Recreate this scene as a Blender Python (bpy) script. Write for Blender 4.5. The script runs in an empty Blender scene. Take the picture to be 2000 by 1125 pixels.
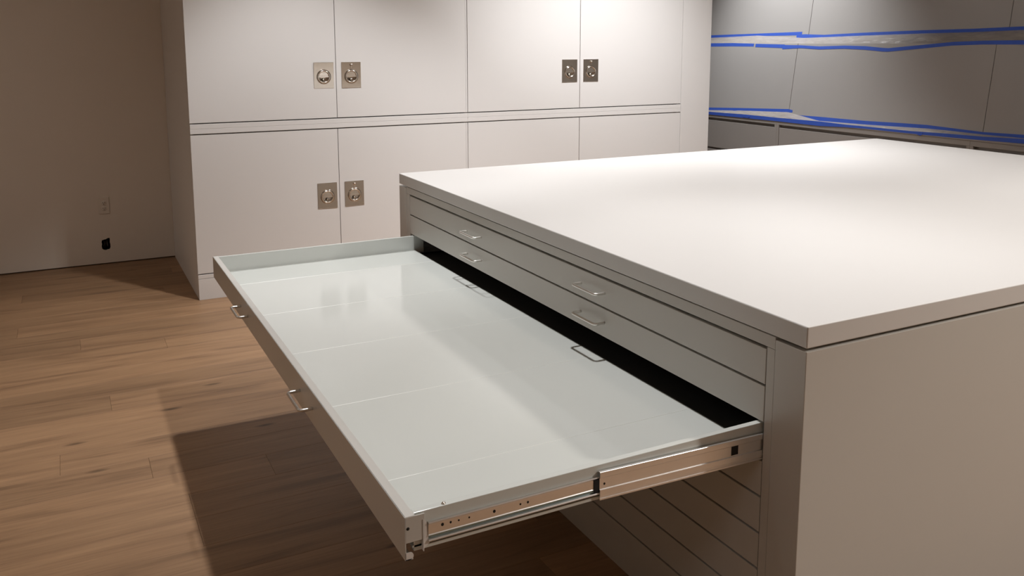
import bpy, bmesh, math, random
from mathutils import Vector, Matrix

random.seed(7)
scene = bpy.context.scene
COL = scene.collection
R = math.radians

# ------------------------------------------------------------------ camera
F_PX, CX, CY = 1699.42, 989.99, 340.43
YAW, PITCH, ROLL = R(27.0645), R(8.5557), R(-0.1136)
fw = Vector((math.sin(YAW)*math.cos(PITCH), math.cos(YAW)*math.cos(PITCH), -math.sin(PITCH)))
rt = Vector((math.cos(YAW), -math.sin(YAW), 0))
up = rt.cross(fw)
r2 = rt*math.cos(ROLL) + up*math.sin(ROLL)
u2 = -rt*math.sin(ROLL) + up*math.cos(ROLL)
cd = bpy.data.cameras.new('camera')
cd.sensor_fit = 'HORIZONTAL'; cd.sensor_width = 36.0
cd.lens = F_PX/2000*36.0
cd.shift_x = -(CX-1000)/2000
cd.shift_y = (CY-562.5)/2000
cd.clip_start = 0.02; cd.clip_end = 60
cam = bpy.data.objects.new('camera', cd); COL.objects.link(cam)
M = Matrix((r2, u2, -fw)).transposed().to_4x4(); M.translation = (0, 0, 1.55)
cam.matrix_world = M
scene.camera = cam

# ------------------------------------------------------------------ view, world, lights
vs = scene.view_settings
vs.view_transform = 'Standard'; vs.look = 'None'; vs.gamma = 1.0; vs.use_curve_mapping = False
vs.exposure = 0.0
w = bpy.data.worlds.new('world'); scene.world = w; w.use_nodes = True
w.node_tree.nodes['Background'].inputs[0].default_value = (1.0, 0.93, 0.85, 1)
w.node_tree.nodes['Background'].inputs[1].default_value = 0.03
scene.cycles.max_bounces = 10; scene.cycles.diffuse_bounces = 6
scene.cycles.sample_clamp_indirect = 4.0
CEIL = 3.45

def spot(name, loc, aim, energy, angle, blend=0.5, col=(1.0, 0.995, 1.0), rad=0.05):
    ld = bpy.data.lights.new(name, 'SPOT')
    ld.energy = energy; ld.spot_size = R(angle); ld.spot_blend = blend
    ld.color = col; ld.shadow_soft_size = rad
    o = bpy.data.objects.new(name, ld); COL.objects.link(o)
    o.location = loc
    d = Vector(aim) - Vector(loc)
    o.rotation_euler = d.to_track_quat('-Z', 'Y').to_euler()
    return o

# the room's ceiling downlights, a grid of about 2.1 m, then three added fill spots
WARM = (1.0, 0.93, 0.86)
spot('downlight_or_fill', (1.35, 4.28, 3.3), (1.30, 4.55, 0), 190, 82, 0.6)
spot('downlight_or_fill', (1.35, 2.17, 3.3), (0.80, 2.20, 0), 190, 98, 0.8)
spot('downlight_or_fill', (3.50, 4.00, 3.3), (3.40, 4.82, 0.3), 395, 100, 0.95)
spot('downlight_or_fill', (3.46, 2.17, 3.3), (3.5, 2.1, 0), 165, 96, 0.7)
spot('downlight_or_fill', (4.80, 6.0, 3.3), (5.75, 5.88, 1.45), 290, 78, 1.0)
spot('downlight_or_fill', (4.1, -0.6, 3.3), (4.0, -0.3, 0), 375, 130, 0.5, WARM, 0.1)  # added fill behind the camera, brightens the island's near end
spot('downlight_or_fill', (-1.8, 0.06, 3.3), (-1.8, 0.06, 0), 38, 130, 0.5, rad=0.45)  # soft fill added on the left, no fixture known there
spot('downlight_or_fill', (-2.6, 4.28, 3.3), (-2.6, 4.6, 0), 50, 140, 0.6, WARM, 0.3)  # wide fill added far left to lift the plain wall and cabinet side

# ------------------------------------------------------------------ materials
def mat(name, col, rough=0.5, metal=0.0, bump=0.0, bscale=300.0, var=0.0, vscale=3.0, coat=0.0, spec=0.5):
    m = bpy.data.materials.new(name); m.use_nodes = True
    nt = m.node_tree; b = nt.nodes['Principled BSDF']
    b.inputs['Base Color'].default_value = (*col, 1)
    b.inputs['Roughness'].default_value = rough
    b.inputs['Metallic'].default_value = metal
    b.inputs['Specular IOR Level'].default_value = spec
    if coat: b.inputs['Coat Weight'].default_value = coat; b.inputs['Coat Roughness'].default_value = 0.06
    tc = nt.nodes.new('ShaderNodeTexCoord')
    if var:
        n = nt.nodes.new('ShaderNodeTexNoise'); n.inputs['Scale'].default_value = vscale
        n.inputs['Detail'].default_value = 4
        nt.links.new(tc.outputs['Object'], n.inputs['Vector'])
        mr = nt.nodes.new('ShaderNodeMapRange')
        mr.inputs['To Min'].default_value = 1-var; mr.inputs['To Max'].default_value = 1+var
        nt.links.new(n.outputs['Fac'], mr.inputs['Value'])
        mx = nt.nodes.new('ShaderNodeMix'); mx.data_type = 'RGBA'; mx.blend_type = 'MULTIPLY'
        mx.inputs[0].default_value = 1.0
        mx.inputs[6].default_value = (*col, 1)
        nt.links.new(mr.outputs['Result'], mx.inputs[7])
        nt.links.new(mx.outputs[2], b.inputs['Base Color'])
    if bump:
        n2 = nt.nodes.new('ShaderNodeTexNoise'); n2.inputs['Scale'].default_value = bscale
        nt.links.new(tc.outputs['Object'], n2.inputs['Vector'])
        bp = nt.nodes.new('ShaderNodeBump'); bp.inputs['Strength'].default_value = bump
        bp.inputs['Distance'].default_value = 0.001
        nt.links.new(n2.outputs['Fac'], bp.inputs['Height'])
        nt.links.new(bp.outputs['Normal'], b.inputs['Normal'])
    return m

MT = {}
MT['cab'] = mat('cabinet_paint', (0.74, 0.725, 0.71), 0.42, var=0.012, bump=0.03, bscale=500)
MT['top'] = mat('worktop_paint', (0.65, 0.635, 0.615), 0.42, var=0.012, bump=0.02, bscale=500)
MT['isl'] = mat('island_paint', (0.55, 0.535, 0.50), 0.30, var=0.012, bump=0.02, bscale=500)
MT['tray'] = mat('drawer_enamel', (0.60, 0.62, 0.59), 0.10, var=0.01, bump=0.01, bscale=200, spec=0.6)
MT['seam'] = mat('seam_enamel', (0.66, 0.67, 0.64), 0.30, var=0.01, spec=1.0)
MT['white_edge'] = mat('white_primer', (0.72, 0.70, 0.68), 0.45, var=0.03, vscale=40)
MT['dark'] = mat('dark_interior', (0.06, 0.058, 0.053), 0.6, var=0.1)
MT['hole'] = mat('black_recess', (0.006, 0.005, 0.005), 0.8, var=0.1)
MT['zinc'] = mat('zinc_steel', (0.84, 0.83, 0.82), 0.36, 1.0, var=0.05, vscale=30)
MT['zinc_blue'] = mat('blue_zinc_steel', (0.28, 0.40, 0.44), 0.25, 1.0, var=0.05, vscale=30)
MT['nickel'] = mat('polished_nickel', (0.80, 0.76, 0.70), 0.16, 1.0, var=0.02, vscale=60)
MT['plate'] = mat('brushed_nickel', (0.63, 0.58, 0.52), 0.15, 1.0, var=0.04, vscale=60)
MT['wire'] = mat('satin_steel_wire', (0.82, 0.80, 0.76), 0.36, 1.0, var=0.03, vscale=60)
MT['wall'] = mat('wall_paint', (0.76, 0.70, 0.63), 0.85, bump=0.15, bscale=250, var=0.02)
MT['ceil'] = mat('ceiling_paint', (0.72, 0.70, 0.67), 0.9, bump=0.1, bscale=200, var=0.01)
MT['panel'] = mat('grey_panel_board', (0.35, 0.34, 0.33), 0.65, bump=0.2, bscale=350, var=0.03, vscale=2)
MT['console'] = mat('grey_console_paint', (0.29, 0.272, 0.255), 0.5, bump=0.05, bscale=350, var=0.02)
MT['tape'] = mat('blue_masking_tape', (0.035, 0.10, 0.50), 0.65, bump=0.35, bscale=900, var=0.10, vscale=25)
MT['outlet'] = mat('outlet_plastic', (0.72, 0.665, 0.60), 0.4, var=0.02)

def film_mat():
    m = bpy.data.materials.new('clear_plastic_film'); m.use_nodes = True
    nt = m.node_tree; nt.nodes.clear()
    out = nt.nodes.new('ShaderNodeOutputMaterial')
    tr = nt.nodes.new('ShaderNodeBsdfTransparent'); tr.inputs[0].default_value = (0.95, 0.95, 0.95, 1)
    b = nt.nodes.new('ShaderNodeBsdfPrincipled')
    b.inputs['Base Color'].default_value = (0.44, 0.41, 0.385, 1); b.inputs['Roughness'].default_value = 0.3
    tc = nt.nodes.new('ShaderNodeTexCoord'); n = nt.nodes.new('ShaderNodeTexNoise')
    mp = nt.nodes.new('ShaderNodeMapping'); mp.inputs['Scale'].default_value = (8, 5, 30)
    mp.inputs['Rotation'].default_value = (R(14), 0, 0)
    n.inputs['Scale'].default_value = 1.6; n.inputs['Detail'].default_value = 5; n.inputs['Distortion'].default_value = 1.2
    nt.links.new(tc.outputs['Object'], mp.inputs[0]); nt.links.new(mp.outputs[0], n.inputs['Vector'])
    mr = nt.nodes.new('ShaderNodeMapRange'); mr.inputs[3].default_value = 0.55; mr.inputs[4].default_value = 0.95
    nt.links.new(n.outputs['Fac'], mr.inputs[0])
    mx = nt.nodes.new('ShaderNodeMixShader')
    nt.links.new(mr.outputs[0], mx.inputs[0]); nt.links.new(tr.outputs[0], mx.inputs[1]); nt.links.new(b.outputs[0], mx.inputs[2])
    bp = nt.nodes.new('ShaderNodeBump'); bp.inputs['Strength'].default_value = 0.8; bp.inputs['Distance'].default_value = 0.01
    nt.links.new(n.outputs['Fac'], bp.inputs['Height']); nt.links.new(bp.outputs['Normal'], b.inputs['Normal'])
    nt.links.new(mx.outputs[0], out.inputs[0])
    return m
MT['film'] = film_mat()

def oak_mat():
    m = bpy.data.materials.new('oak_plank'); m.use_nodes = True
    nt = m.node_tree; L = nt.links.new; N = nt.nodes.new
    b = nt.nodes['Principled BSDF']; b.inputs['Roughness'].default_value = 0.5
    oi = N('ShaderNodeObjectInfo'); tc = N('ShaderNodeTexCoord')
    off = N('ShaderNodeVectorMath'); off.operation = 'SCALE'; off.inputs[0].default_value = (37.0, 53.0, 11.0)
    L(oi.outputs['Random'], off.inputs['Scale'])
    ad = N('ShaderNodeVectorMath'); ad.operation = 'ADD'
    L(tc.outputs['Object'], ad.inputs[0]); L(off.outputs[0], ad.inputs[1])
    # long soft figure
    mp = N('ShaderNodeMapping'); mp.inputs['Scale'].default_value = (0.9, 9.0, 1.0); L(ad.outputs[0], mp.inputs[0])
    n1 = N('ShaderNodeTexNoise'); n1.inputs['Scale'].default_value = 1.5; n1.inputs['Detail'].default_value = 6
    n1.inputs['Distortion'].default_value = 0.9; L(mp.outputs[0], n1.inputs['Vector'])
    # fine grain
    mp2 = N('ShaderNodeMapping'); mp2.inputs['Scale'].default_value = (5.0, 130.0, 1.0); L(ad.outputs[0], mp2.inputs[0])
    n2 = N('ShaderNodeTexNoise'); n2.inputs['Scale'].default_value = 1.0; n2.inputs['Detail'].default_value = 5
    L(mp2.outputs[0], n2.inputs['Vector'])
    cr = N('ShaderNodeValToRGB')
    e = cr.color_ramp.elements
    e[0].position = 0.28; e[0].color = (0.205, 0.118, 0.063, 1)
    e[1].position = 0.72; e[1].color = (0.355, 0.213, 0.115, 1)
    el = cr.color_ramp.elements.new(0.45); el.color = (0.295, 0.172, 0.092, 1)
    L(n1.outputs['Fac'], cr.inputs[0])
    mg = N('ShaderNodeMix'); mg.data_type = 'RGBA'; mg.blend_type = 'MULTIPLY'; mg.inputs[0].default_value = 1.0
    mr = N('ShaderNodeMapRange'); mr.inputs[1].default_value = 0.3; mr.inputs[2].default_value = 0.7
    mr.inputs[3].default_value = 0.86; mr.inputs[4].default_value = 1.10
    L(n2.outputs['Fac'], mr.inputs[0]); L(cr.outputs[0], mg.inputs[6]); L(mr.outputs[0], mg.inputs[7])
    # per plank tone
    mt = N('ShaderNodeMix'); mt.data_type = 'RGBA'; mt.blend_type = 'MULTIPLY'; mt.inputs[0].default_value = 1.0
    mr2 = N('ShaderNodeMapRange'); mr2.inputs[3].default_value = 0.86; mr2.inputs[4].default_value = 1.14
    L(oi.outputs['Random'], mr2.inputs[0]); L(mg.outputs[2], mt.inputs[6]); L(mr2.outputs[0], mt.inputs[7])
    # knots
    mp3 = N('ShaderNodeMapping'); mp3.inputs['Scale'].default_value = (1.6, 5.0, 1.0); L(ad.outputs[0], mp3.inputs[0])
    vo = N('ShaderNodeTexVoronoi'); vo.inputs['Scale'].default_value = 1.0; L(mp3.outputs[0], vo.inputs['Vector'])
    mr3 = N('ShaderNodeMapRange'); mr3.inputs[1].default_value = 0.02; mr3.inputs[2].default_value = 0.085
    mr3.inputs[3].default_value = 0.35; mr3.inputs[4].default_value = 1.0
    L(vo.outputs['Distance'], mr3.inputs[0])
    mk = N('ShaderNodeMix'); mk.data_type = 'RGBA'; mk.blend_type = 'MULTIPLY'; mk.inputs[0].default_value = 1.0
    L(mt.outputs[2], mk.inputs[6]); L(mr3.outputs[0], mk.inputs[7])
    L(mk.outputs[2], b.inputs['Base Color'])
    bp = N('ShaderNodeBump'); bp.inputs['Strength'].default_value = 0.15; bp.inputs['Distance'].default_value = 0.001
    L(n2.outputs['Fac'], bp.inputs['Height']); L(bp.outputs['Normal'], b.inputs['Normal'])
    return m
MT['oak'] = oak_mat()
MT['subfloor'] = mat('subfloor_dark', (0.06, 0.04, 0.03), 0.9, var=0.1)

# ------------------------------------------------------------------ helpers
def box(bm, x0, x1, y0, y1, z0, z1, bev=0.0, seg=2):
    t = bmesh.new()
    bmesh.ops.create_cube(t, size=1.0)
    for v in t.verts:
        v.co = Vector(((x0+x1)/2 + v.co.x*(x1-x0), (y0+y1)/2 + v.co.y*(y1-y0), (z0+z1)/2 + v.co.z*(z1-z0)))
    if bev > 0:
        bmesh.ops.bevel(t, geom=list(t.edges), offset=bev, segments=seg, profile=0.5, affect='EDGES')
    merge(bm, t)

def merge(bm, t):
    me = bpy.data.meshes.new('tmp'); t.to_mesh(me); t.free()
    bm.from_mesh(me); bpy.data.meshes.remove(me)

def tube(bm, pts, r, n=10, cap=True):
    pts = [Vector(p) for p in pts]
    rings = []
    ref = None
    for i, p in enumerate(pts):
        a = pts[max(0, i-1)]; c = pts[min(len(pts)-1, i+1)]
        d = (c-a).normalized()
        if ref is None:
            ref = d.orthogonal().normalized()
        ref = (ref - d*ref.dot(d)).normalized()
        b2 = d.cross(ref)
        rings.append([bm.verts.new(p + ref*(r*math.cos(2*math.pi*k/n)) + b2*(r*math.sin(2*math.pi*k/n))) for k in range(n)])
    for i in range(len(rings)-1):
        for k in range(n):
            f = bm.faces.new((rings[i][k], rings[i][(k+1) % n], rings[i+1][(k+1) % n], rings[i+1][k])); f.smooth = True
    if cap:
        bm.faces.new(rings[0]); bm.faces.new(rings[-1])

def lathe(bm, prof, center, axis='-Y', n=32, smooth=True):
    """profile of (radius, out) swept about an axis through center; 'out' runs along axis"""
    c = Vector(center)
    if axis == '-Y': A, U, V = Vector((0, -1, 0)), Vector((1, 0, 0)), Vector((0, 0, 1))
    elif axis == 'Z': A, U, V = Vector((0, 0, 1)), Vector((1, 0, 0)), Vector((0, 1, 0))
    else: A, U, V = Vector((-1, 0, 0)), Vector((0, 1, 0)), Vector((0, 0, 1))
    rings = []
    for r, h in prof:
        if r < 1e-6:
            rings.append([bm.verts.new(c + A*h)])
        else:
            rings.append([bm.verts.new(c + A*h + U*(r*math.cos(2*math.pi*k/n)) + V*(r*math.sin(2*math.pi*k/n))) for k in range(n)])
    for i in range(len(rings)-1):
        a, b = rings[i], rings[i+1]
        for k in range(n):
            k2 = (k+1) % n
            if len(a) == 1 and len(b) == 1: continue
            if len(a) == 1: f = bm.faces.new((a[0], b[k], b[k2]))
            elif len(b) == 1: f = bm.faces.new((a[k], a[k2], b[0]))
            else: f = bm.faces.new((a[k], a[k2], b[k2], b[k]))
            f.smooth = smooth

def base_of(o):
    v = Vector((0, 0, 0))
    while o is not None:
        v += o.location; o = o.parent
    return v

def obj(name, bm, m, parent=None, loc=None):
    """world-space bmesh -> one mesh object; vertices are stored relative to the parent (or to loc)"""
    bmesh.ops.recalc_face_normals(bm, faces=list(bm.faces))
    org = Vector(loc) if loc is not None else (base_of(parent) if parent is not None else Vector((0, 0, 0)))
    bmesh.ops.translate(bm, verts=list(bm.verts), vec=-org)
    me = bpy.data.meshes.new(name); bm.to_mesh(me); bm.free()
    me.materials.append(MT[m] if isinstance(m, str) else m)
    o = bpy.data.objects.new(name, me); COL.objects.link(o)
    if parent is not None:
        o.parent = parent; o.location = org - base_of(parent)
    else:
        o.location = org
    return o

def thing(name, label, cat, loc, group=None):
    o = bpy.data.objects.new(name, None); COL.objects.link(o)
    o.location = loc; o.empty_display_size = 0.1
    return tag(o, label, cat, group)

def tag(o, label, cat, group=None):
    o['label'] = label; o['category'] = cat
    if group: o['group'] = group
    return o

def struct(o, label):
    o['kind'] = 'structure'; o['label'] = label
    return o

def bxo(name, m, parent, *a, bev=0.0, **k):
    bm = bmesh.new(); box(bm, *a, bev=bev)
    return obj(name, bm, m, parent, **k)

# ------------------------------------------------------------------ measured layout (metres)
YW = 6.685                       # plain wall at left
XC0, XC1, YC = 0.667, 4.585, 5.4375      # tall cabinets
XI0, XI1, YI0, YI1 = 1.3886, 4.5985, 1.3031, 3.8316   # island
ZT, ZTB = 0.948, 0.899
DB, DP = 0.1363, 0.0910          # drawer base, pitch
YD0, YD1 = 1.423, 3.697          # drawer opening
XL, XR, YB, YF = -3.4, 6.35, 8.4, -3.2   # room extents

# ------------------------------------------------------------------ setting
fl = struct(bxo('floor', 'subfloor', None, XL, XR, YF, YB, -0.12, -0.0185), 'wide plank oak floor')
PW = 0.178
row0 = 3.56
k = math.floor((YF - row0)/PW)
plank_mesh = {}
def plank_data(ln):
    if ln not in plank_mesh:
        bm = bmesh.new(); box(bm, -ln/2+0.0003, ln/2-0.0003, -PW/2+0.0003, PW/2-0.0003, -0.018, 0.0, bev=0.0006, seg=1)
        me = bpy.data.meshes.new('plank'); bm.to_mesh(me); bm.free(); me.materials.append(MT['oak'])
        plank_mesh[ln] = me
    return plank_mesh[ln]
while row0 + k*PW < YB - 0.05:
    yc = row0 + (k+0.5)*PW
    x = XL - random.choice((0.0, 0.3, 0.6, 0.9, 1.2))
    if k == -1: x = -0.099 - 2.4 - 2.2
    while x < XR - 0.02:
        ln = random.choice((1.6, 1.9, 2.2, 2.4, 2.4))
        if k == -1: ln = {0: 2.2, 1: 2.4}.get(round((x+4.699)/2.2), 2.2)
        xa, xb = max(x, XL), min(x+ln, XR)
        if xb - xa > 0.03:
            l2 = round(xb-xa, 4)
            o = bpy.data.objects.new('plank', plank_data(l2)); COL.objects.link(o)
            o.parent = fl; o.location = ((xa+xb)/2, yc, 0)
        x += ln
    k += 1

# plain wall with a ragged cut-out: front face filled round an irregular hole, thickness behind
def wall_with_hole():
    bm = bmesh.new()
    x0, x1, z0, z1 = XL, XC1-0.02, 0.007, CEIL
    hc = (0.211, 0.142)
    rim = [(-0.027, 0.018), (-0.024, 0.031), (-0.012, 0.035), (0.002, 0.037), (0.010, 0.043), (0.026, 0.045), (0.028, 0.030),
           (0.026, 0.012), (0.029, -0.004), (0.029, -0.024), (0.023, -0.038), (0.010, -0.040), (-0.003, -0.044),
           (-0.015, -0.040), (-0.025, -0.031), (-0.028, -0.012), (-0.025, 0.004)]
    ins = [bm.verts.new((hc[0]+a, YW, hc[1]+b)) for a, b in rim]
    g0 = (hc[0]-0.12, hc[0]+0.12, 0.02, hc[1]+0.12)
    sq = [bm.verts.new((x, YW, z)) for x, z in ((g0[0], g0[2]), (g0[1], g0[2]), (g0[1], g0[3]), (g0[0], g0[3]))]
    edges = [bm.edges.new((ins[i], ins[(i+1) % len(ins)])) for i in range(len(ins))]
    edges += [bm.edges.new((sq[i], sq[(i+1) % 4])) for i in range(4)]
    bmesh.ops.triangle_fill(bm, edges=edges, use_beauty=True)
    ex = ((x0, g0[0]), (g0[0], g0[1]), (g0[1], x1)); ez = ((z0, g0[2]), (g0[2], g0[3]), (g0[3], z1))
    for i, (a, b) in enumerate(ex):
        for j, (c, d) in enumerate(ez):
            if i == 1 and j == 1: continue
            bm.faces.new([bm.verts.new(p) for p in ((a, YW, c), (b, YW, c), (b, YW, d), (a, YW, d))])
    # hole sides, back skin
    deep = [bm.verts.new((v.co.x, YW+0.016, v.co.z)) for v in ins]
    for i in range(len(ins)):
        j = (i+1) % len(ins)
        bm.faces.new((ins[i], ins[j], deep[j], deep[i]))
    box(bm, x0, x1, YW+0.07, YW+0.12, 0.0, z1)
    bmesh.ops.remove_doubles(bm, verts=list(bm.verts), dist=1e-5)
    return bm
struct(obj('wall_back', wall_with_hole(), 'wall'), 'plain warm-grey painted wall left of the tall cabinets')
struct(bxo('wall_left', 'wall', None, XL-0.1, XL, YF, YB, -0.1, CEIL), 'plain painted side wall')
struct(bxo('wall_front', 'wall', None, XL, XR, YF-0.1, YF, -0.1, CEIL), 'plain painted wall')
struct(bxo('wall_alcove', 'wall', None, XC1-0.02, XR, YB, YB+0.1, -0.1, CEIL), 'painted wall behind the panelled aisle')
struct(bxo('wall_return', 'wall', None, XC1-0.06, XC1-0.02, YW, YB, -0.1, CEIL), 'painted return wall behind the tall cabinets')
struct(bxo('ceiling', 'ceil', None, XL-0.1, XR+0.1, YF-0.1, YB+0.1, CEIL, CEIL+0.1), 'white painted ceiling')
wr = struct(bxo('wall_right', 'dark', None, XR-0.02, XR+0.1, YF, YB, -0.1, CEIL), 'wall of grey boards leaning back above low drawers')

# reclined boards on the right wall (lower row, slot, upper row set back)
TA = math.tan(R(7.0)); XB, ZB = 5.63, 0.90
def px(z, off=0.0): return XB + off + (z-ZB)*TA
ys = [-1.598, 0.209, 2.016, 3.823, 5.630, 7.437, YB]
for (z0, z1, off) in ((0.895, 1.545, 0.0), (1.575, 3.2, 0.108)):
    for a, b in zip(ys[:-1], ys[1:]):
        bm = bmesh.new()
        t = bmesh.new(); box(t, -0.02, 0.0, a+0.0018, b-0.0018, z0, z1, bev=0.0015, seg=1)
        for v in t.verts:
            v.co.x = v.co.x + 0.02 + px(v.co.z, off)
        merge(bm, t)
        obj('board', bm, 'panel', wr)
# shelf closing the slot between the two rows
bxo('slot_shelf', 'console', wr, px(1.545)+0.001, px(1.575, 0.108)+0.02, ys[0], YB, 1.50, 1.512)

# ------------------------------------------------------------------ wall details
ot = thing('wall_outlet', 'pale electrical outlet plate on the plain wall left of the tall cabinets', 'outlet', (0.215, YW, 0.422))
bxo('cover_plate', 'outlet', ot, 0.180, 0.250, YW-0.006, YW+0.0, 0.364, 0.480, bev=0.002)
for dz in (0.020, -0.020):
    bm = bmesh.new(); lathe(bm, [(0.0, 0.0085), (0.0155, 0.0085), (0.017, 0.0075), (0.017, 0.0)], (0.215, YW, 0.422+dz), n=24)
    rc = obj('receptacle', bm, 'outlet', ot)
    for dx in (-0.006, 0.006):
        bxo('slot', 'hole', rc, 0.215+dx-0.0012, 0.215+dx+0.0012, YW-0.0092, YW-0.0080, 0.422+dz-0.002, 0.422+dz+0.007)
    bm = bmesh.new(); lathe(bm, [(0.0, 0.0092), (0.0026, 0.0092), (0.0026, 0.008)], (0.215, YW, 0.422+dz-0.008), n=12)
    obj('ground_hole', bm, 'hole', rc)
bm = bmesh.new(); lathe(bm, [(0.0, 0.0075), (0.0028, 0.007), (0.0028, 0.0055)], (0.215, YW, 0.422), n=12)
obj('screw', bm, 'zinc', ot)
# open electrical box in the ragged hole below
eb = thing('junction_box', 'dark ragged hole in the plain wall with a bare electrical box inside', 'electrical box', (0.211, YW+0.04, 0.10))
bm = bmesh.new()
box(bm, 0.176, 0.246, YW+0.058, YW+0.060, 0.092, 0.194)
box(bm, 0.176, 0.178, YW+0.017, YW+0.058, 0.092, 0.194); box(bm, 0.244, 0.246, YW+0.017, YW+0.058, 0.092, 0.194)
box(bm, 0.176, 0.246, YW+0.017, YW+0.058, 0.090, 0.092); box(bm, 0.176, 0.246, YW+0.017, YW+0.058, 0.192, 0.194)
obj('box_shell', bm, 'hole', eb)
for i, c in enumerate(((0.10, 0.09, 0.09), (0.05, 0.035, 0.03), (0.16, 0.15, 0.14))):
    bm = bmesh.new()
    tube(bm, [(0.195+0.014*i, YW+0.055, 0.175), (0.20+0.010*i, YW+0.03, 0.165), (0.203+0.009*i, YW+0.02, 0.145),
              (0.196+0.013*i, YW+0.03, 0.125), (0.20+0.01*i, YW+0.05, 0.11)], 0.0022, 8)
    obj('wire', bm, mat('wire_sheath', c, 0.5, var=0.05), eb)

# ------------------------------------------------------------------ tall cabinets
PLW, PLH = 0.128, 0.163
def door_mesh(x0, x1, z0, z1, hx, hz, th=0.020, hw=0.1, hh=0.1):
    """slab door with a square mortise through it for the recessed pull"""
    bm = bmesh.new()
    xs = [x0, hx-hw/2, hx+hw/2, x1]; zs = [z0, hz-hh/2, hz+hh/2, z1]
    y0, y1 = YC, YC+th
    g = [[[bm.verts.new((x, y, z)) for z in zs] for x in xs] for y in (y0, y1)]
    for i in range(3):
        for j in range(3):
            if i == 1 and j == 1: continue
            for q in (0, 1):
                bm.faces.new((g[q][i][j], g[q][i+1][j], g[q][i+1][j+1], g[q][i][j+1]))
    for i in range(3):
        bm.faces.new((g[0][i][0], g[0][i+1][0], g[1][i+1][0], g[1][i][0]))
        bm.faces.new((g[0][i][3], g[0][i+1][3], g[1][i+1][3], g[1][i][3]))
        bm.faces.new((g[0][0][i], g[0][0][i+1], g[1][0][i+1], g[1][0][i]))
        bm.faces.new((g[0][3][i], g[0][3][i+1], g[1][3][i+1], g[1][3][i]))
    for (a, b) in (((1, 1), (2, 1)), ((2, 1), (2, 2)), ((2, 2), (1, 2)), ((1, 2), (1, 1))):
        bm.faces.new((g[0][a[0]][a[1]], g[0][b[0]][b[1]], g[1][b[0]][b[1]], g[1][a[0]][a[1]]))
    return bm

def pull_plate_mesh():
    """square plate with a dished round cup, a turned lip; about the plate centre, facing -Y"""
    bm = bmesh.new()
    n = 48; rc = 0.0435; cz = -0.009; th = 0.0032
    circ = [bm.verts.new((rc*math.cos(2*math.pi*i/n), -th, cz + rc*math.sin(2*math.pi*i/n))) for i in range(n)]
    hw, hh = PLW/2, PLH/2; b = 0.0012
    out = []; low = []; wall_ = []
    for i in range(n):
        c, s = math.cos(2*math.pi*i/n), math.sin(2*math.pi*i/n)
        tx = (hw-b)/abs(c) if abs(c) > 1e-9 else 1e9
        zlim = (hh-b-cz) if s > 0 else (hh-b+cz)
        tz = zlim/abs(s) if abs(s) > 1e-9 else 1e9
        t = min(tx, tz)
        out.append((t*c, cz+t*s))
    # snap the nearest samples to the four corners
    for sx in (-1, 1):
        for sz in (-1, 1):
            q = min(range(n), key=lambda i: (out[i][0]-sx*(hw-b))**2 + (out[i][1]-sz*(hh-b))**2)
            out[q] = (sx*(hw-b), sz*(hh-b))
    ov = [bm.verts.new((x, -th, z)) for x, z in out]
    sc = lambda x, z: (x*(hw/(hw-b)), z*(hh/(hh-b)))
    lv = [bm.verts.new((sc(x, z)[0], -th+b, sc(x, z)[1])) for x, z in out]
    bv = [bm.verts.new((sc(x, z)[0], 0.0, sc(x, z)[1])) for x, z in out]
    for i in range(n):
        j = (i+1) % n
        bm.faces.new((circ[i], circ[j], ov[j], ov[i]))
        bm.faces.new((ov[i], ov[j], lv[j], lv[i]))
        bm.faces.new((lv[i], lv[j], bv[j], bv[i]))
    # cup
    lathe(bm, [(rc, th), (rc-0.001, 0.0), (rc-0.004, -0.007), (rc-0.012, -0.0115), (0.012, -0.0125), (0.0, -0.0125)], (0, 0, cz), n=n)
    # lip
    lathe(bm, [(rc+0.0035, th), (rc+0.003, th+0.0016), (rc+0.001, th+0.002), (rc-0.0005, th+0.001), (rc-0.0005, th)], (0, 0, cz), n=n)
    bmesh.ops.remove_doubles(bm, verts=list(bm.verts), dist=1e-5)
    bmesh.ops.recalc_face_normals(bm, faces=list(bm.faces))
    me = bpy.data.meshes.new('pull_plate'); bm.to_mesh(me); bm.free(); me.materials.append(MT['plate'])
    return me

def pull_ring_mesh(knob):
    """swinging ring with its half-moon tongue and hinge bar inside the cup; thumb button above when knob"""
    bm = bmesh.new(); cz = -0.009
    ring = [(0.0365*math.cos(2*math.pi*i/40), -0.0050, cz+0.0365*math.sin(2*math.pi*i/40)) for i in range(41)]
    tube(bm, ring, 0.0054, 12, cap=False)
    box(bm, -0.040, 0.040, -0.0045, -0.0005, cz-0.004, cz+0.006, bev=0.001)     # hinge bar
    # half-moon tongue filling the upper half
    n = 20; f0 = []; b0 = []
    for i in range(n+1):
        a = math.pi*i/n
        f0.append(bm.verts.new((0.031*math.cos(a), -0.0005, cz+0.006+0.024*math.sin(a))))
        b0.append(bm.verts.new((0.031*math.cos(a), 0.0045, cz+0.006+0.024*math.sin(a))))
    bm.faces.new(f0); bm.faces.new(b0)
    for i in range(n): bm.faces.new((f0[i], f0[i+1], b0[i+1], b0[i]))
    lathe(bm, [(0.0, 0.002), (0.004, 0.0015), (0.007, -0.001), (0.009, -0.004)], (0, 0, cz-0.018), n=16)
    if knob:
        lathe(bm, [(0.0, 0.017), (0.004, 0.0163), (0.0075, 0.013), (0.008, 0.009), (0.0055, 0.0032)], (0, 0, 0.064), n=20)
        box(bm, -0.0035, 0.0035, -0.006, -0.0032, 0.040, 0.062, bev=0.0008)
    bmesh.ops.recalc_face_normals(bm, faces=list(bm.faces))
    me = bpy.data.meshes.new('pull_ring'); bm.to_mesh(me); bm.free(); me.materials.append(MT['nickel'])
    return me
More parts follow.
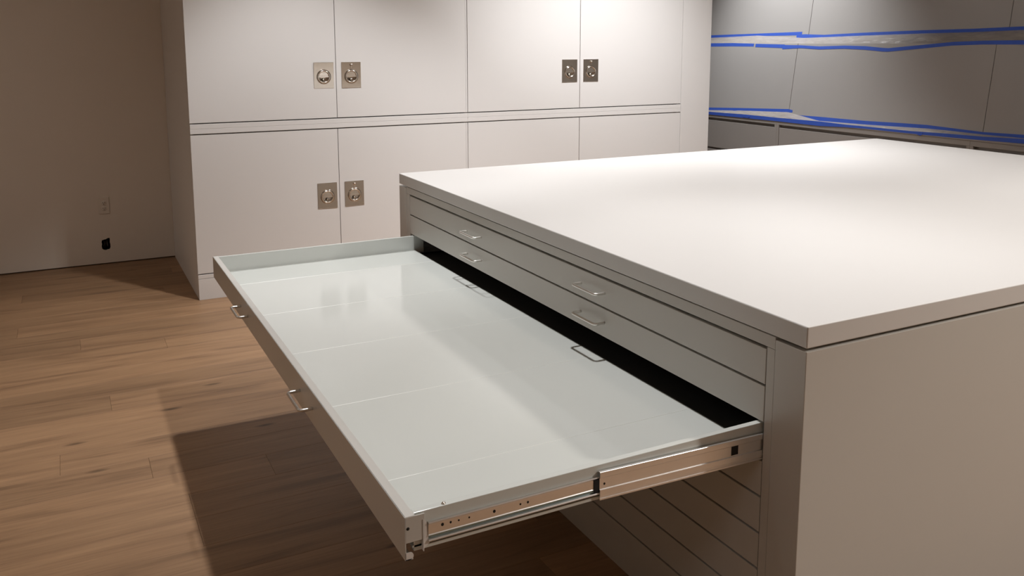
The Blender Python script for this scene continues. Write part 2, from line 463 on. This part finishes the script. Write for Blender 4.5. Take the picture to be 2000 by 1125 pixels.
PLATE_ME = pull_plate_mesh(); RING_ME = [pull_ring_mesh(False), pull_ring_mesh(True)]

def ring_pull(door, x, z, knob, tilt=(0, 0)):
    p = bpy.data.objects.new('pull_plate', PLATE_ME); COL.objects.link(p)
    p.parent = door; p.location = Vector((x, YC-0.0002-abs(math.sin(R(tilt[0])))*0.04, z)) - base_of(door); p.rotation_euler = (R(tilt[0]), 0, R(tilt[1]))
    p['label'] = 'brushed nickel plate with a dished cup'
    r = bpy.data.objects.new('ring_pull', RING_ME[knob]); COL.objects.link(r)
    r.parent = door; r.location = p.location; r.rotation_euler = p.rotation_euler
    r['label'] = 'polished nickel ring pull' + (' with a thumb button' if knob else '')

XM = 2.472
def cabinet_unit(label, x0, x1, dx0, xm, dx1, zb0, zb1, zd0, zd1, rails, hx, hz, tilts, stile=None):
    t = thing('storage_cabinet', label, 'cabinet', ((x0+x1)/2, YC+0.3, zb0), 'tall storage cabinets along the back')
    bm = bmesh.new(); box(bm, x0+0.0185, x1-0.0185, YC+0.075, YW-0.004, zb0, zb1)
    obj('body', bm, 'cab', t)
    for a, b in ((x0, x0+0.018), (x1-0.018, x1)):
        bxo('side_panel', 'cab', t, a, b, YC+0.0245, YW-0.004, zb0, zb1)
    for nm, z0, z1 in rails:
        bxo(nm, 'cab', t, x0, x1, YC-0.0005, YC+0.0243, z0, z1, bev=0.0012)
    if stile:
        bxo('stile', 'cab', t, stile[0], stile[1], YC+0.003, YC+0.024, zd0, zd1)
    for i, (a, b) in enumerate(((dx0, xm-0.0022), (xm+0.0022, dx1))):
        d = obj('door', door_mesh(a, b, zd0, zd1, hx[i], hz), 'cab', t)
        ring_pull(d, hx[i], hz, i, tilts[i])
    return t
ZR0, ZR1, ZR2, ZR3 = 1.018, 1.0476, 1.0482, 1.077
for half, (x0, x1, dx0, xm, dx1, hx, st) in (
        ('left', (XC0, XM+0.0047, XC0, 1.5625, 2.463, (1.482, 1.661), (2.466, 2.4765))),
        ('right', (XM+0.0053, 4.303, 2.480, 3.377, 4.294, (3.290, 3.470), (4.2965, 4.303)))):
    side = 'left-hand' if half == 'left' else 'right-hand'
    where = 'beside the plain wall' if half == 'left' else 'beside the end panel'
    cabinet_unit('%s pair of pale lower doors with ring pulls %s' % (side, where if half == 'left' else 'behind the island'),
                 x0, x1, dx0, xm, dx1, 0.0, ZR1, 0.164, 1.0115,
                 (('plinth', 0.0, 0.1305), ('bottom_rail', 0.1325, 0.157), ('top_rail', ZR0, ZR1)), hx, 0.5855,
                 ((-0.4, -0.5), (0.3, 0.6)), st)
    cabinet_unit('%s pair of tall pale upper doors with ring pulls %s' % (side, where),
                 x0, x1, dx0, xm, dx1, ZR2, 2.62, 1.084, 2.56,
                 (('bottom_rail', ZR2, ZR3), ('top_rail', 2.568, 2.62)), hx, 1.353,
                 (((2.6, 0.0), (0.4, 0.5)) if half == 'left' else ((-0.3, 0.4), (0.3, -0.4))), st)
bm = bmesh.new(); box(bm, 4.306, XC1, YC-0.0005, YW-0.004, 0.0, 2.62, bev=0.0015)
tag(obj('end_panel', bm, 'cab', None, loc=(4.445, YC+0.3, 0)), 'plain pale full-height end panel right of the tall cabinets', 'end panel')

# ------------------------------------------------------------------ island: worktop
bm = bmesh.new(); box(bm, XI0, XI1, YI0, YI1, ZTB, ZT, bev=0.003, seg=3)
tag(obj('worktop', bm, 'top', None, loc=((XI0+XI1)/2, (YI0+YI1)/2, ZTB)), 'large smooth off-white worktop slab on the drawer island', 'worktop')

# ------------------------------------------------------------------ island: flat-file cabinet
isl = thing('drawer_cabinet', 'grey-white island cabinet of wide shallow drawers, one pulled out', 'drawer cabinet', (XI0+0.5, (YI0+YI1)/2, 0))
XD1 = XI0 + 1.05      # back of the drawer bank
PT = 0.8905
bxo('end_panel', 'isl', isl, XI0, XI1, YI0, YI0+0.0915, 0.0, PT+0.001, bev=0.0015)
bxo('end_panel', 'isl', isl, XI0, XI1, YI1-0.0915, YI1, 0.0, PT, bev=0.0015)
bxo('back_panel', 'isl', isl, XI1-0.02, XI1, YI0+0.092, YI1-0.092, 0.0, PT, bev=0.0015)
bxo('top_rail', 'isl', isl, XI0+0.0008, XI0+0.03, YI0+0.0925, YI1-0.0925, DB+8*DP+0.0035, ZTB-0.0022, bev=0.001)
bxo('stile', 'isl', isl, XI0+0.0008, XI0+0.03, YI0+0.0925, YD0-0.003, 0.0, DB+8*DP+0.0030, bev=0.001)
bxo('stile', 'isl', isl, XI0+0.0008, XI0+0.03, YD1+0.002, YI1-0.0925, 0.0, DB+8*DP+0.0030, bev=0.001)
bxo('plinth', 'isl', isl, XI0+0.0008, XI0+0.03, YD0-0.002, YD1+0.001, 0.0, DB-0.0025, bev=0.001)
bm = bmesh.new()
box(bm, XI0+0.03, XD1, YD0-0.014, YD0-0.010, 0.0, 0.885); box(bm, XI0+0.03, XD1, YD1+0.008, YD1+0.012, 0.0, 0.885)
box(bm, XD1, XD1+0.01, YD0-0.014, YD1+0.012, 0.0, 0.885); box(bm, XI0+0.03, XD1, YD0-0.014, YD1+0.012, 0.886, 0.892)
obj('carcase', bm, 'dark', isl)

def wire_pull_mesh(wd=0.130, out=0.034, r=0.0042, br=0.011):
    """bent wire pull standing on a face with normal -X, centred at the origin, running along Y"""
    bm = bmesh.new(); h = wd/2
    pts = [(0.002, h, 0), (-0.006, h, 0)]
    for i in range(7):
        a = math.pi/2*i/6; pts.append((-(out-br) - br*math.sin(a), h-br+br*math.cos(a), 0))
    pts += [(-out, h*0.5, 0), (-out, 0, 0), (-out, -h*0.5, 0)]
    for i in range(7):
        a = math.pi/2*(1-i/6); pts.append((-(out-br) - br*math.sin(a), -(h-br)-br*math.cos(a), 0))
    pts += [(-0.006, -h, 0), (0.002, -h, 0)]
    tube(bm, pts, r, 12)
    bmesh.ops.recalc_face_normals(bm, faces=list(bm.faces))
    me = bpy.data.meshes.new('wire_pull'); bm.to_mesh(me); bm.free(); me.materials.append(MT['wire'])
    return me
WIRE_ME = wire_pull_mesh()
HY = (3.000, 2.152)
def pulls(parent, x, z):
    for y in HY:
        o = bpy.data.objects.new('wire_pull', WIRE_ME); COL.objects.link(o)
        o.parent = parent; o.location = Vector((x, y, z)) - base_of(parent)
        o['label'] = 'bent steel wire pull'

for i in range(8):
    z0, z1 = DB + i*DP, DB + (i+1)*DP
    if i == 5: continue
    gt = 0.0055
    d = bxo('drawer', 'isl', isl, XI0+0.0012, XI0+0.022, YD0, YD1, z0+gt/2, z1-gt/2 - (0.001 if i == 7 else 0), bev=0.0012)
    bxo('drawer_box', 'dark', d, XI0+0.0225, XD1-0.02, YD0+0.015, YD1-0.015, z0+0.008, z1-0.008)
    pulls(d, XI0+0.0012, (z0+z1)/2)

# ---- the open drawer
RIM = DB + 6*DP - 0.002          # 0.680
ZF = 0.615; XT0 = 0.5123; YT0, YT1 = 1.4232, 3.6789
XTB = XI0 + 0.006
YS0, YS1 = YT0+0.008, YT1-0.008  # drawer box sides
bm = bmesh.new()
box(bm, XT0+0.018, XTB, YS0, YS1, ZF-0.004, ZF)                      # bottom sheet
box(bm, XT0+0.0205, XI0+0.05, YS0, YS0+0.0155, ZF-0.012, RIM, bev=0.0012)    # near side
box(bm, XT0+0.0205, XI0+0.05, YS1-0.0115, YS1, ZF-0.012, RIM, bev=0.0012)    # far side
tr = obj('drawer', bm, 'tray', isl); tr['label'] = 'wide shallow drawer pulled fully out, empty'
# front: folded sheet with returns and a hooked bottom lip
bm = bmesh.new()
ZFB = 0.593
box(bm, XT0, XT0+0.0025, YT0, YT1, ZFB, RIM, bev=0.0006, seg=1)
box(bm, XT0+0.0005, XT0+0.021, YT0+0.0004, YT1-0.0004, RIM-0.003, RIM, bev=0.0006, seg=1)
box(bm, XT0+0.0185, XT0+0.0205, YT0+0.002, YT1-0.002, ZFB+0.030, RIM-0.003)
for y0, y1 in ((YT0, YT0+0.0022), (YT1-0.0022, YT1)):
    box(bm, XT0+0.001, XT0+0.040, y0, y1, 0.6275, RIM-0.001, bev=0.0005, seg=1)
fr = obj('drawer_front', bm, 'isl', tr)
bm = bmesh.new()     # bottom lip, turned in with a rounded tongue at the end
box(bm, XT0+0.001, XT0+0.016, YT0, YT1, ZFB, ZFB+0.002)
for yy in (YT0, YT1-0.002):
    n = 10; a_ = []; b_ = []
    prof = [(XT0+0.001, ZFB), (XT0+0.010, ZFB)] + [(XT0+0.010+0.007*math.sin(math.pi*i/n), ZFB+0.0075-0.0075*math.cos(math.pi*i/n)) for i in range(1, n)] + [(XT0+0.010, ZFB+0.015), (XT0+0.001, ZFB+0.015)]
    a_ = [bm.verts.new((x, yy, z)) for x, z in prof]; b_ = [bm.verts.new((x, yy+0.002, z)) for x, z in prof]
    bm.faces.new(a_); bm.faces.new(b_)
    for i in range(len(prof)):
        j = (i+1) % len(prof); bm.faces.new((a_[i], a_[j], b_[j], b_[i]))
o = obj('bottom_lip', bm, 'white_edge', tr); o['label'] = 'pale hooked lip under the drawer front'
bm = bmesh.new(); lathe(bm, [(0.0, 0.0003), (0.0032, 0.0003), (0.0032, -0.001)], (XT0+0.0065, YT0, 0.6565), n=16)
obj('screw_hole', bm, 'hole', tr)
pulls(tr, XT0, 0.6365)
# faint pressed seams across the bottom sheet
for y in (3.426, 2.990, 2.560, 2.123, 1.687):
    bm = bmesh.new()
    n = 6
    pr = [(-0.0010*math.cos(math.pi*i/n), 0.0007*math.sin(math.pi*i/n)) for i in range(n+1)]
    a_ = [bm.verts.new((XT0+0.024, y+p, ZF+h-0.0001)) for p, h in pr]; b_ = [bm.verts.new((XTB-0.002, y+p, ZF+h-0.0001)) for p, h in pr]
    for i in range(n):
        f = bm.faces.new((a_[i], a_[i+1], b_[i+1], b_[i])); f.smooth = True
    for E_ in (a_, b_): bm.faces.new([bm.verts.new(v.co) for v in E_])
    obj('seam', bm, 'seam', tr)
# rivet on the near rim
bm = bmesh.new(); lathe(bm, [(0.0, 0.0036), (0.0026, 0.0031), (0.0042, 0.0015), (0.0047, 0.0)], (0.597, YS0+0.006, RIM), axis='Z', n=16)
obj('rivet', bm, 'nickel', tr)

# telescopic slide, near side and far side
def cprofile(bm, x0, x1, zt0, zt1, h, yb, yo, dirn, lip=0.006, web=0.0016, dz_rib=0.0):
    """C channel along X from x0 to x1: web at yb, flanges reaching to yo (outward), small return lips"""
    z = lambda x, zz: zz + zt0 + (zt1-zt0)*(x-x0)/(x1-x0)
    prof = [(yb, 0), (yo, 0), (yo, -lip), (yo-dirn*-web, -lip), (yo-dirn*-web, -web), (yb-dirn*-web if False else yb+dirn*web, -web),
            (yb+dirn*web, -h+web), (yo-dirn*web, -h+web), (yo-dirn*web, -h+lip), (yo, -h+lip), (yo, -h), (yb, -h)]
    prof[3] = (yo-dirn*web, -lip); prof[4] = (yo-dirn*web, -web)
    a = [bm.verts.new((x0, y, z(x0, q))) for y, q in prof]; b = [bm.verts.new((x1, y, z(x1, q))) for y, q in prof]
    for i in range(len(prof)):
        j = (i+1) % len(prof); bm.faces.new((a[i], a[j], b[j], b[i]))
    ngon = lambda L: bm.faces.new(L)
    ngon(a); ngon(b)

for s, ys_, nm in ((-1, YS0, 'near'), (1, YS1, 'far')):
    # bracket angle at the drawer end
    bm = bmesh.new()
    y_a, y_b = (ys_-0.0105, ys_) if s < 0 else (ys_, ys_+0.0105)
    v = [(0.5485, 0.668), (0.5525, 0.668), (0.5600, 0.652), (0.5610, 0.622), (0.5640, 0.614), (0.5515, 0.604), (0.5495, 0.6035)]
    aa = [bm.verts.new((x, ys_+s*0.0005, z)) for x, z in v]; bb = [bm.verts.new((x, ys_+s*0.0025, z)) for x, z in v]
    bm.faces.new(aa); bm.faces.new(bb)
    for i in range(len(v)):
        j = (i+1) % len(v); bm.faces.new((aa[i], aa[j], bb[j], bb[i]))
    box(bm, 0.5485, 0.5500, min(ys_, ys_+s*0.0095), max(ys_, ys_+s*0.0095), 0.604, 0.668)
    obj('slide_bracket', bm, 'white_edge', tr)
    # inner member fixed to the drawer: raised web between two rolled edges
    bm = bmesh.new()
    def yy(d): return ys_ + s*d
    prof = [(0.0, 0.6565), (0.0055, 0.6565), (0.0065, 0.6545), (0.0045, 0.652), (0.0040, 0.650), (0.0040, 0.6315),
            (0.0055, 0.6300), (0.0012, 0.6285), (0.0012, 0.6225), (0.0058, 0.6215), (0.0070, 0.6195), (0.0055, 0.6165), (0.0, 0.6165)]
    x0, x1 = 0.561, 1.30
    a = [bm.verts.new((x0, yy(d), z)) for d, z in prof]; b = [bm.verts.new((x1, yy(d), z)) for d, z in prof]
    for i in range(len(prof)):
        j = (i+1) % len(prof); bm.faces.new((a[i], a[j], b[j], b[i]))
    bm.faces.new(a); bm.faces.new(b)
    si = obj('slide_inner', bm, 'zinc', tr); si['label'] = 'bright zinc inner rail of the drawer slide'
    bxo('slide_groove', 'zinc_blue', tr, x0+0.001, 0.945, min(yy(0.0013), yy(0.0018)), max(yy(0.0013), yy(0.0018)), 0.6226, 0.6284)
    # middle member
    bm = bmesh.new()
    prof = [(0.0020, 0.668), (0.0088, 0.668), (0.0095, 0.6672), (0.0095, 0.6555), (0.0090, 0.6545), (0.0072, 0.6535), (0.0072, 0.6300),
            (0.0096, 0.6285), (0.0100, 0.6170), (0.0092, 0.6120), (0.0080, 0.6112), (0.0080, 0.6104), (0.0096, 0.6095), (0.0096, 0.6060), (0.0050, 0.6060),
            (0.0060, 0.6140), (0.0078, 0.6280), (0.0060, 0.6320), (0.0060, 0.6520), (0.0078, 0.6560), (0.0070, 0.6655), (0.0020, 0.6660)]
    x0, x1 = 0.943, 1.62
    sl = -0.011/0.44
    a = [bm.verts.new((x0, yy(d), z)) for d, z in prof]; b = [bm.verts.new((x1, yy(d), z+sl*(x1-x0))) for d, z in prof]
    for i in range(len(prof)):
        j = (i+1) % len(prof); bm.faces.new((a[i], a[j], b[j], b[i]))
    bm.faces.new(a); bm.faces.new(b)
    sm = obj('slide_middle', bm, 'zinc', tr); sm['label'] = 'wider zinc middle rail of the drawer slide'
    # black plastic stop behind the mouth of the middle member
    bxo('slide_stop', 'hole', tr, 0.931, 0.9425, min(yy(0.0042), yy(0.0066)), max(yy(0.0042), yy(0.0066)), 0.6235, 0.6515)
    # latch cut-out toward the cabinet
    bm = bmesh.new(); zc = 0.642 + sl*(1.305-0.943) + 0.002
    box(bm, 1.298, 1.318, min(yy(0.0068), yy(0.0076)), max(yy(0.0068), yy(0.0076)), zc-0.012, zc+0.010)
    obj('latch_slot', bm, 'hole', tr)
    # punched holes
    for (hx_, hz_, hr, d) in ((0.590, 0.6445, 0.0030, 0.0040), (0.607, 0.6445, 0.0022, 0.0040), (0.624, 0.6440, 0.0018, 0.0040),
                              (0.646, 0.6440, 0.0018, 0.0040), (0.700, 0.6425, 0.0030, 0.0040), (0.758, 0.6425, 0.0020, 0.0040),
                              (0.775, 0.6425, 0.0024, 0.0040), (0.955, 0.6395, 0.0024, 0.0072)):
        bm = bmesh.new()
        n = 12
        c0 = [bm.verts.new((hx_+hr*math.cos(2*math.pi*q/n), yy(d+0.0003), hz_+hr*1.15*math.sin(2*math.pi*q/n))) for q in range(n)]
        c1 = [bm.verts.new((v.co.x, yy(d-0.0005), v.co.z)) for v in c0]
        bm.faces.new(c0)
        for q in range(n):
            bm.faces.new((c0[q], c0[(q+1) % n], c1[(q+1) % n], c1[q]))
        obj('slide_hole', bm, 'hole', tr)

# ------------------------------------------------------------------ low drawer console below the leaning boards
XK = 5.60
con_y = [0.204, 2.046, 3.888, 5.730, 7.572]
names_ = ('nearest the camera side of the room', 'beyond the island near corner', 'in the middle of the run', 'next to the tall end panel')
for a, b, nm in zip(con_y[:-1], con_y[1:], names_):
    if b < 2.5: continue
    lab = {2.046: 'low grey drawer unit at the right end, mostly hidden by the island',
           3.888: 'low grey drawer unit behind the island under the leaning boards',
           5.730: 'low grey drawer unit right beside the tall cabinets end panel'}[a]
    t = thing('low_drawer_unit', lab, 'drawer unit', (XK+0.2, (a+b)/2, 0), 'low drawer units along the board wall')
    bm = bmesh.new(); box(bm, XK+0.03, XR-0.03, a+0.001, b-0.001, 0.0, 0.872)
    obj('body', bm, 'console', t)
    bxo('top_rail', 'console', t, XK, XK+0.03, a+0.0005, b-0.0005, 0.838, 0.8745, bev=0.001)
    for y0, y1 in ((a, a+0.026), (b-0.026, b)):
        bxo('stile', 'console', t, XK, XK+0.03, y0+0.0005, y1-0.0005, 0.0, 0.8375, bev=0.001)
    for z0, z1 in ((0.552, 0.812), (0.286, 0.532), (0.06, 0.266)):
        bxo('drawer_front', 'console', t, XK+0.004, XK+0.028, a+0.028, b-0.028, z0, z1, bev=0.0015)
bm = bmesh.new(); box(bm, XK-0.004, XB+0.03, con_y[1], con_y[-1], 0.8755, 0.892, bev=0.002)
tag(obj('ledge', bm, 'console', None, loc=(XK, 5.0, 0.8755)), 'narrow grey ledge running between the leaning boards and low drawers', 'ledge')

# ------------------------------------------------------------------ blue tape and plastic film
def strip(name, pts, fx, label, cat, group, m='tape', th=0.0008, sub=1):
    """pts: (y, z_top, z_bottom); fx(z) gives the wall surface the strip lies on"""
    bm = bmesh.new(); A = []
    for y, zt, zb in pts:
        A.append([bm.verts.new((fx(zt)-th, y, zt)), bm.verts.new((fx(zb)-th, y, zb)),
                  bm.verts.new((fx(zb)-0.0001, y, zb)), bm.verts.new((fx(zt)-0.0001, y, zt))])
    for i in range(len(A)-1):
        for q in range(4):
            bm.faces.new((A[i][q], A[i][(q+1) % 4], A[i+1][(q+1) % 4], A[i+1][q]))
    bm.faces.new(A[0]); bm.faces.new(A[-1])
    loc = (fx(pts[0][1]), (pts[0][0]+pts[-1][0])/2, pts[0][2])
    return tag(obj(name, bm, m, None, loc=loc), label, cat, group)
G = 'blue masking tape on the board wall'
up_ = lambda z: px(z, 0.108); lo_ = lambda z: px(z, 0.0); fc_ = lambda z: XK-0.004
T = TAPE = {}
T['ua'] = [(6.933, 1.626, 1.596), (6.256, 1.636, 1.613), (5.706, 1.646, 1.615)]
T['ub'] = [(5.767, 1.62, 1.589), (5.672, 1.624, 1.588), (5.452, 1.617, 1.593), (5.028, 1.631, 1.603), (4.51, 1.642, 1.614), (4.093, 1.647, 1.619), (3.583, 1.661, 1.633)]
T['ma'] = [(6.79, 1.547, 1.515), (6.466, 1.549, 1.518), (6.169, 1.544, 1.517)]
T['mb'] = [(6.148, 1.542, 1.512), (5.784, 1.535, 1.504)]
T['mc'] = [(5.807, 1.531, 1.495), (5.591, 1.529, 1.505), (5.389, 1.52, 1.495), (5.12, 1.527, 1.502), (4.916, 1.523, 1.495), (4.748, 1.51, 1.482), (4.696, 1.508, 1.481), (4.407, 1.532, 1.506), (4.159, 1.554, 1.528), (3.926, 1.562, 1.536), (3.501, 1.565, 1.536)]
T['la'] = [(6.683, 0.926, 0.896), (6.211, 0.951, 0.923), (5.637, 0.979, 0.948), (5.588, 0.973, 0.952)]
T['lb'] = [(5.665, 0.933, 0.897), (5.283, 0.938, 0.9), (4.812, 0.94, 0.907), (4.482, 0.949, 0.916), (4.264, 0.953, 0.923), (4.096, 0.948, 0.923), (3.821, 0.94, 0.919), (3.399, 0.951, 0.921)]
T['lc'] = [(6.637, 0.89, 0.863), (6.096, 0.899, 0.866), (5.71, 0.899, 0.868), (5.244, 0.904, 0.866), (4.977, 0.9, 0.878), (4.775, 0.901, 0.883), (4.358, 0.901, 0.882), (4.063, 0.909, 0.884), (3.792, 0.913, 0.888), (3.373, 0.929, 0.896)]
# carry the two left-hand ends on behind the tall cabinets
for k_ in ('ua', 'ma', 'la', 'lc'):
    y, a, b = T[k_][0]; T[k_].insert(0, (8.0 if k_ != 'lc' else 7.4, a, b))
strip('masking_tape', T['ua'], up_, 'upper blue tape strip left of the board seam, edging the plastic top', 'tape', G)
strip('masking_tape', T['ub'], up_, 'uppermost blue tape strip running long to the right of the board seam', 'tape', G, th=0.0016)
strip('masking_tape', T['ma'], lo_, 'blue tape under the upper plastic strip, piece touching the tall end panel', 'tape', G)
strip('masking_tape', T['mb'], lo_, 'short overlapping blue tape piece under the upper plastic, just left of the seam', 'tape', G, th=0.0014)
strip('masking_tape', T['mc'], lo_, 'long wavy blue tape with a kink below the upper plastic strip', 'tape', G, th=0.0020)
strip('masking_tape', T['la'], lo_, 'straight blue tape at the foot of the boards, left of the seam', 'tape', G)
strip('masking_tape', T['lb'], lo_, 'long blue tape at the foot of the boards, right of the seam', 'tape', G)
strip('masking_tape', T['lc'], fc_, 'lowest blue tape, stuck along the front edge of the grey ledge', 'tape', G)

def film(name, top, bot, fx0, fx1, label, n=90, amp=0.010, seed=1):
    """sheet of thin film hung between two taped lines, creased"""
    rnd = random.Random(seed)
    def itp(tab, y, c):
        tab = sorted(tab)
        for p, q in zip(tab[:-1], tab[1:]):
            if p[0] <= y <= q[0]:
                f = (y-p[0])/max(1e-9, q[0]-p[0]); return p[c] + (q[c]-p[c])*f
        return tab[0][c] if y < tab[0][0] else tab[-1][c]
    y0 = max(min(p[0] for p in top), min(p[0] for p in bot)); y1 = min(max(p[0] for p in top), max(p[0] for p in bot))
    bm = bmesh.new(); rows = []; m = 6
    ph = [rnd.uniform(0, 6.28) for _ in range(5)]
    for i in range(n+1):
        y = y0 + (y1-y0)*i/n; row = []
        zt = itp(top, y, 2)+0.005; zb = itp(bot, y, 1)-0.005
        xt, xb = fx0(zt)-0.0002, fx1(zb)-0.0002
        for j in range(m+1):
            f = j/m; z = zt + (zb-zt)*f; x = xt + (xb-xt)*f
            e = max(0.0, 4*f*(1-f) - 0.15)
            wv = math.sin(y*17+f*5+ph[0]) + 0.6*math.sin(y*41-f*9+ph[1]) + 0.4*math.sin(y*73+f*14+ph[2])
            row.append(bm.verts.new((x - amp*e*(0.5+0.4*wv), y, z + 0.25*amp*e*wv)))
        rows.append(row)
    for i in range(n):
        for j in range(m):
            f = bm.faces.new((rows[i][j], rows[i+1][j], rows[i+1][j+1], rows[i][j+1])); f.smooth = True
    return tag(obj(name, bm, 'film', None, loc=(fx1(1.0), (y0+y1)/2, itp(bot, (y0+y1)/2, 1))), label, 'plastic sheet', 'plastic film strips on the board wall')
film('plastic_film', T['ua'][:-1] + T['ub'][1:], T['ma'] + T['mb'][1:] + T['mc'][2:], up_, lo_, 'upper strip of wrinkled clear plastic film taped across the boards', 160, 0.012, 3)
film('plastic_film', T['la'][:-1] + T['lb'][1:], T['lc'], lo_, fc_, 'lower strip of clear plastic film taped above the grey ledge', 160, 0.004, 5)
# small torn tabs of tape
for y, z, dy, dz, fx, lab in ((6.30, 0.905, 0.03, 0.022, lo_, 'tiny blue tape tab between the two lower tape lines near the tall end panel'),
                              (6.10, 0.872, 0.06, 0.020, fc_, 'torn blue tape end hanging off the grey ledge, left of the seam'),
                              (4.28, 0.878, 0.03, 0.022, fc_, 'small blue tape flap below the lowest tape, right of the kink')):
    strip('tape_tab', [(y+dy, z+dz, z+0.004), (y, z+dz, z-0.004), (y-dy*0.6, z+dz*0.8, z+0.006)], fx, lab, 'tape', G, th=0.0026)
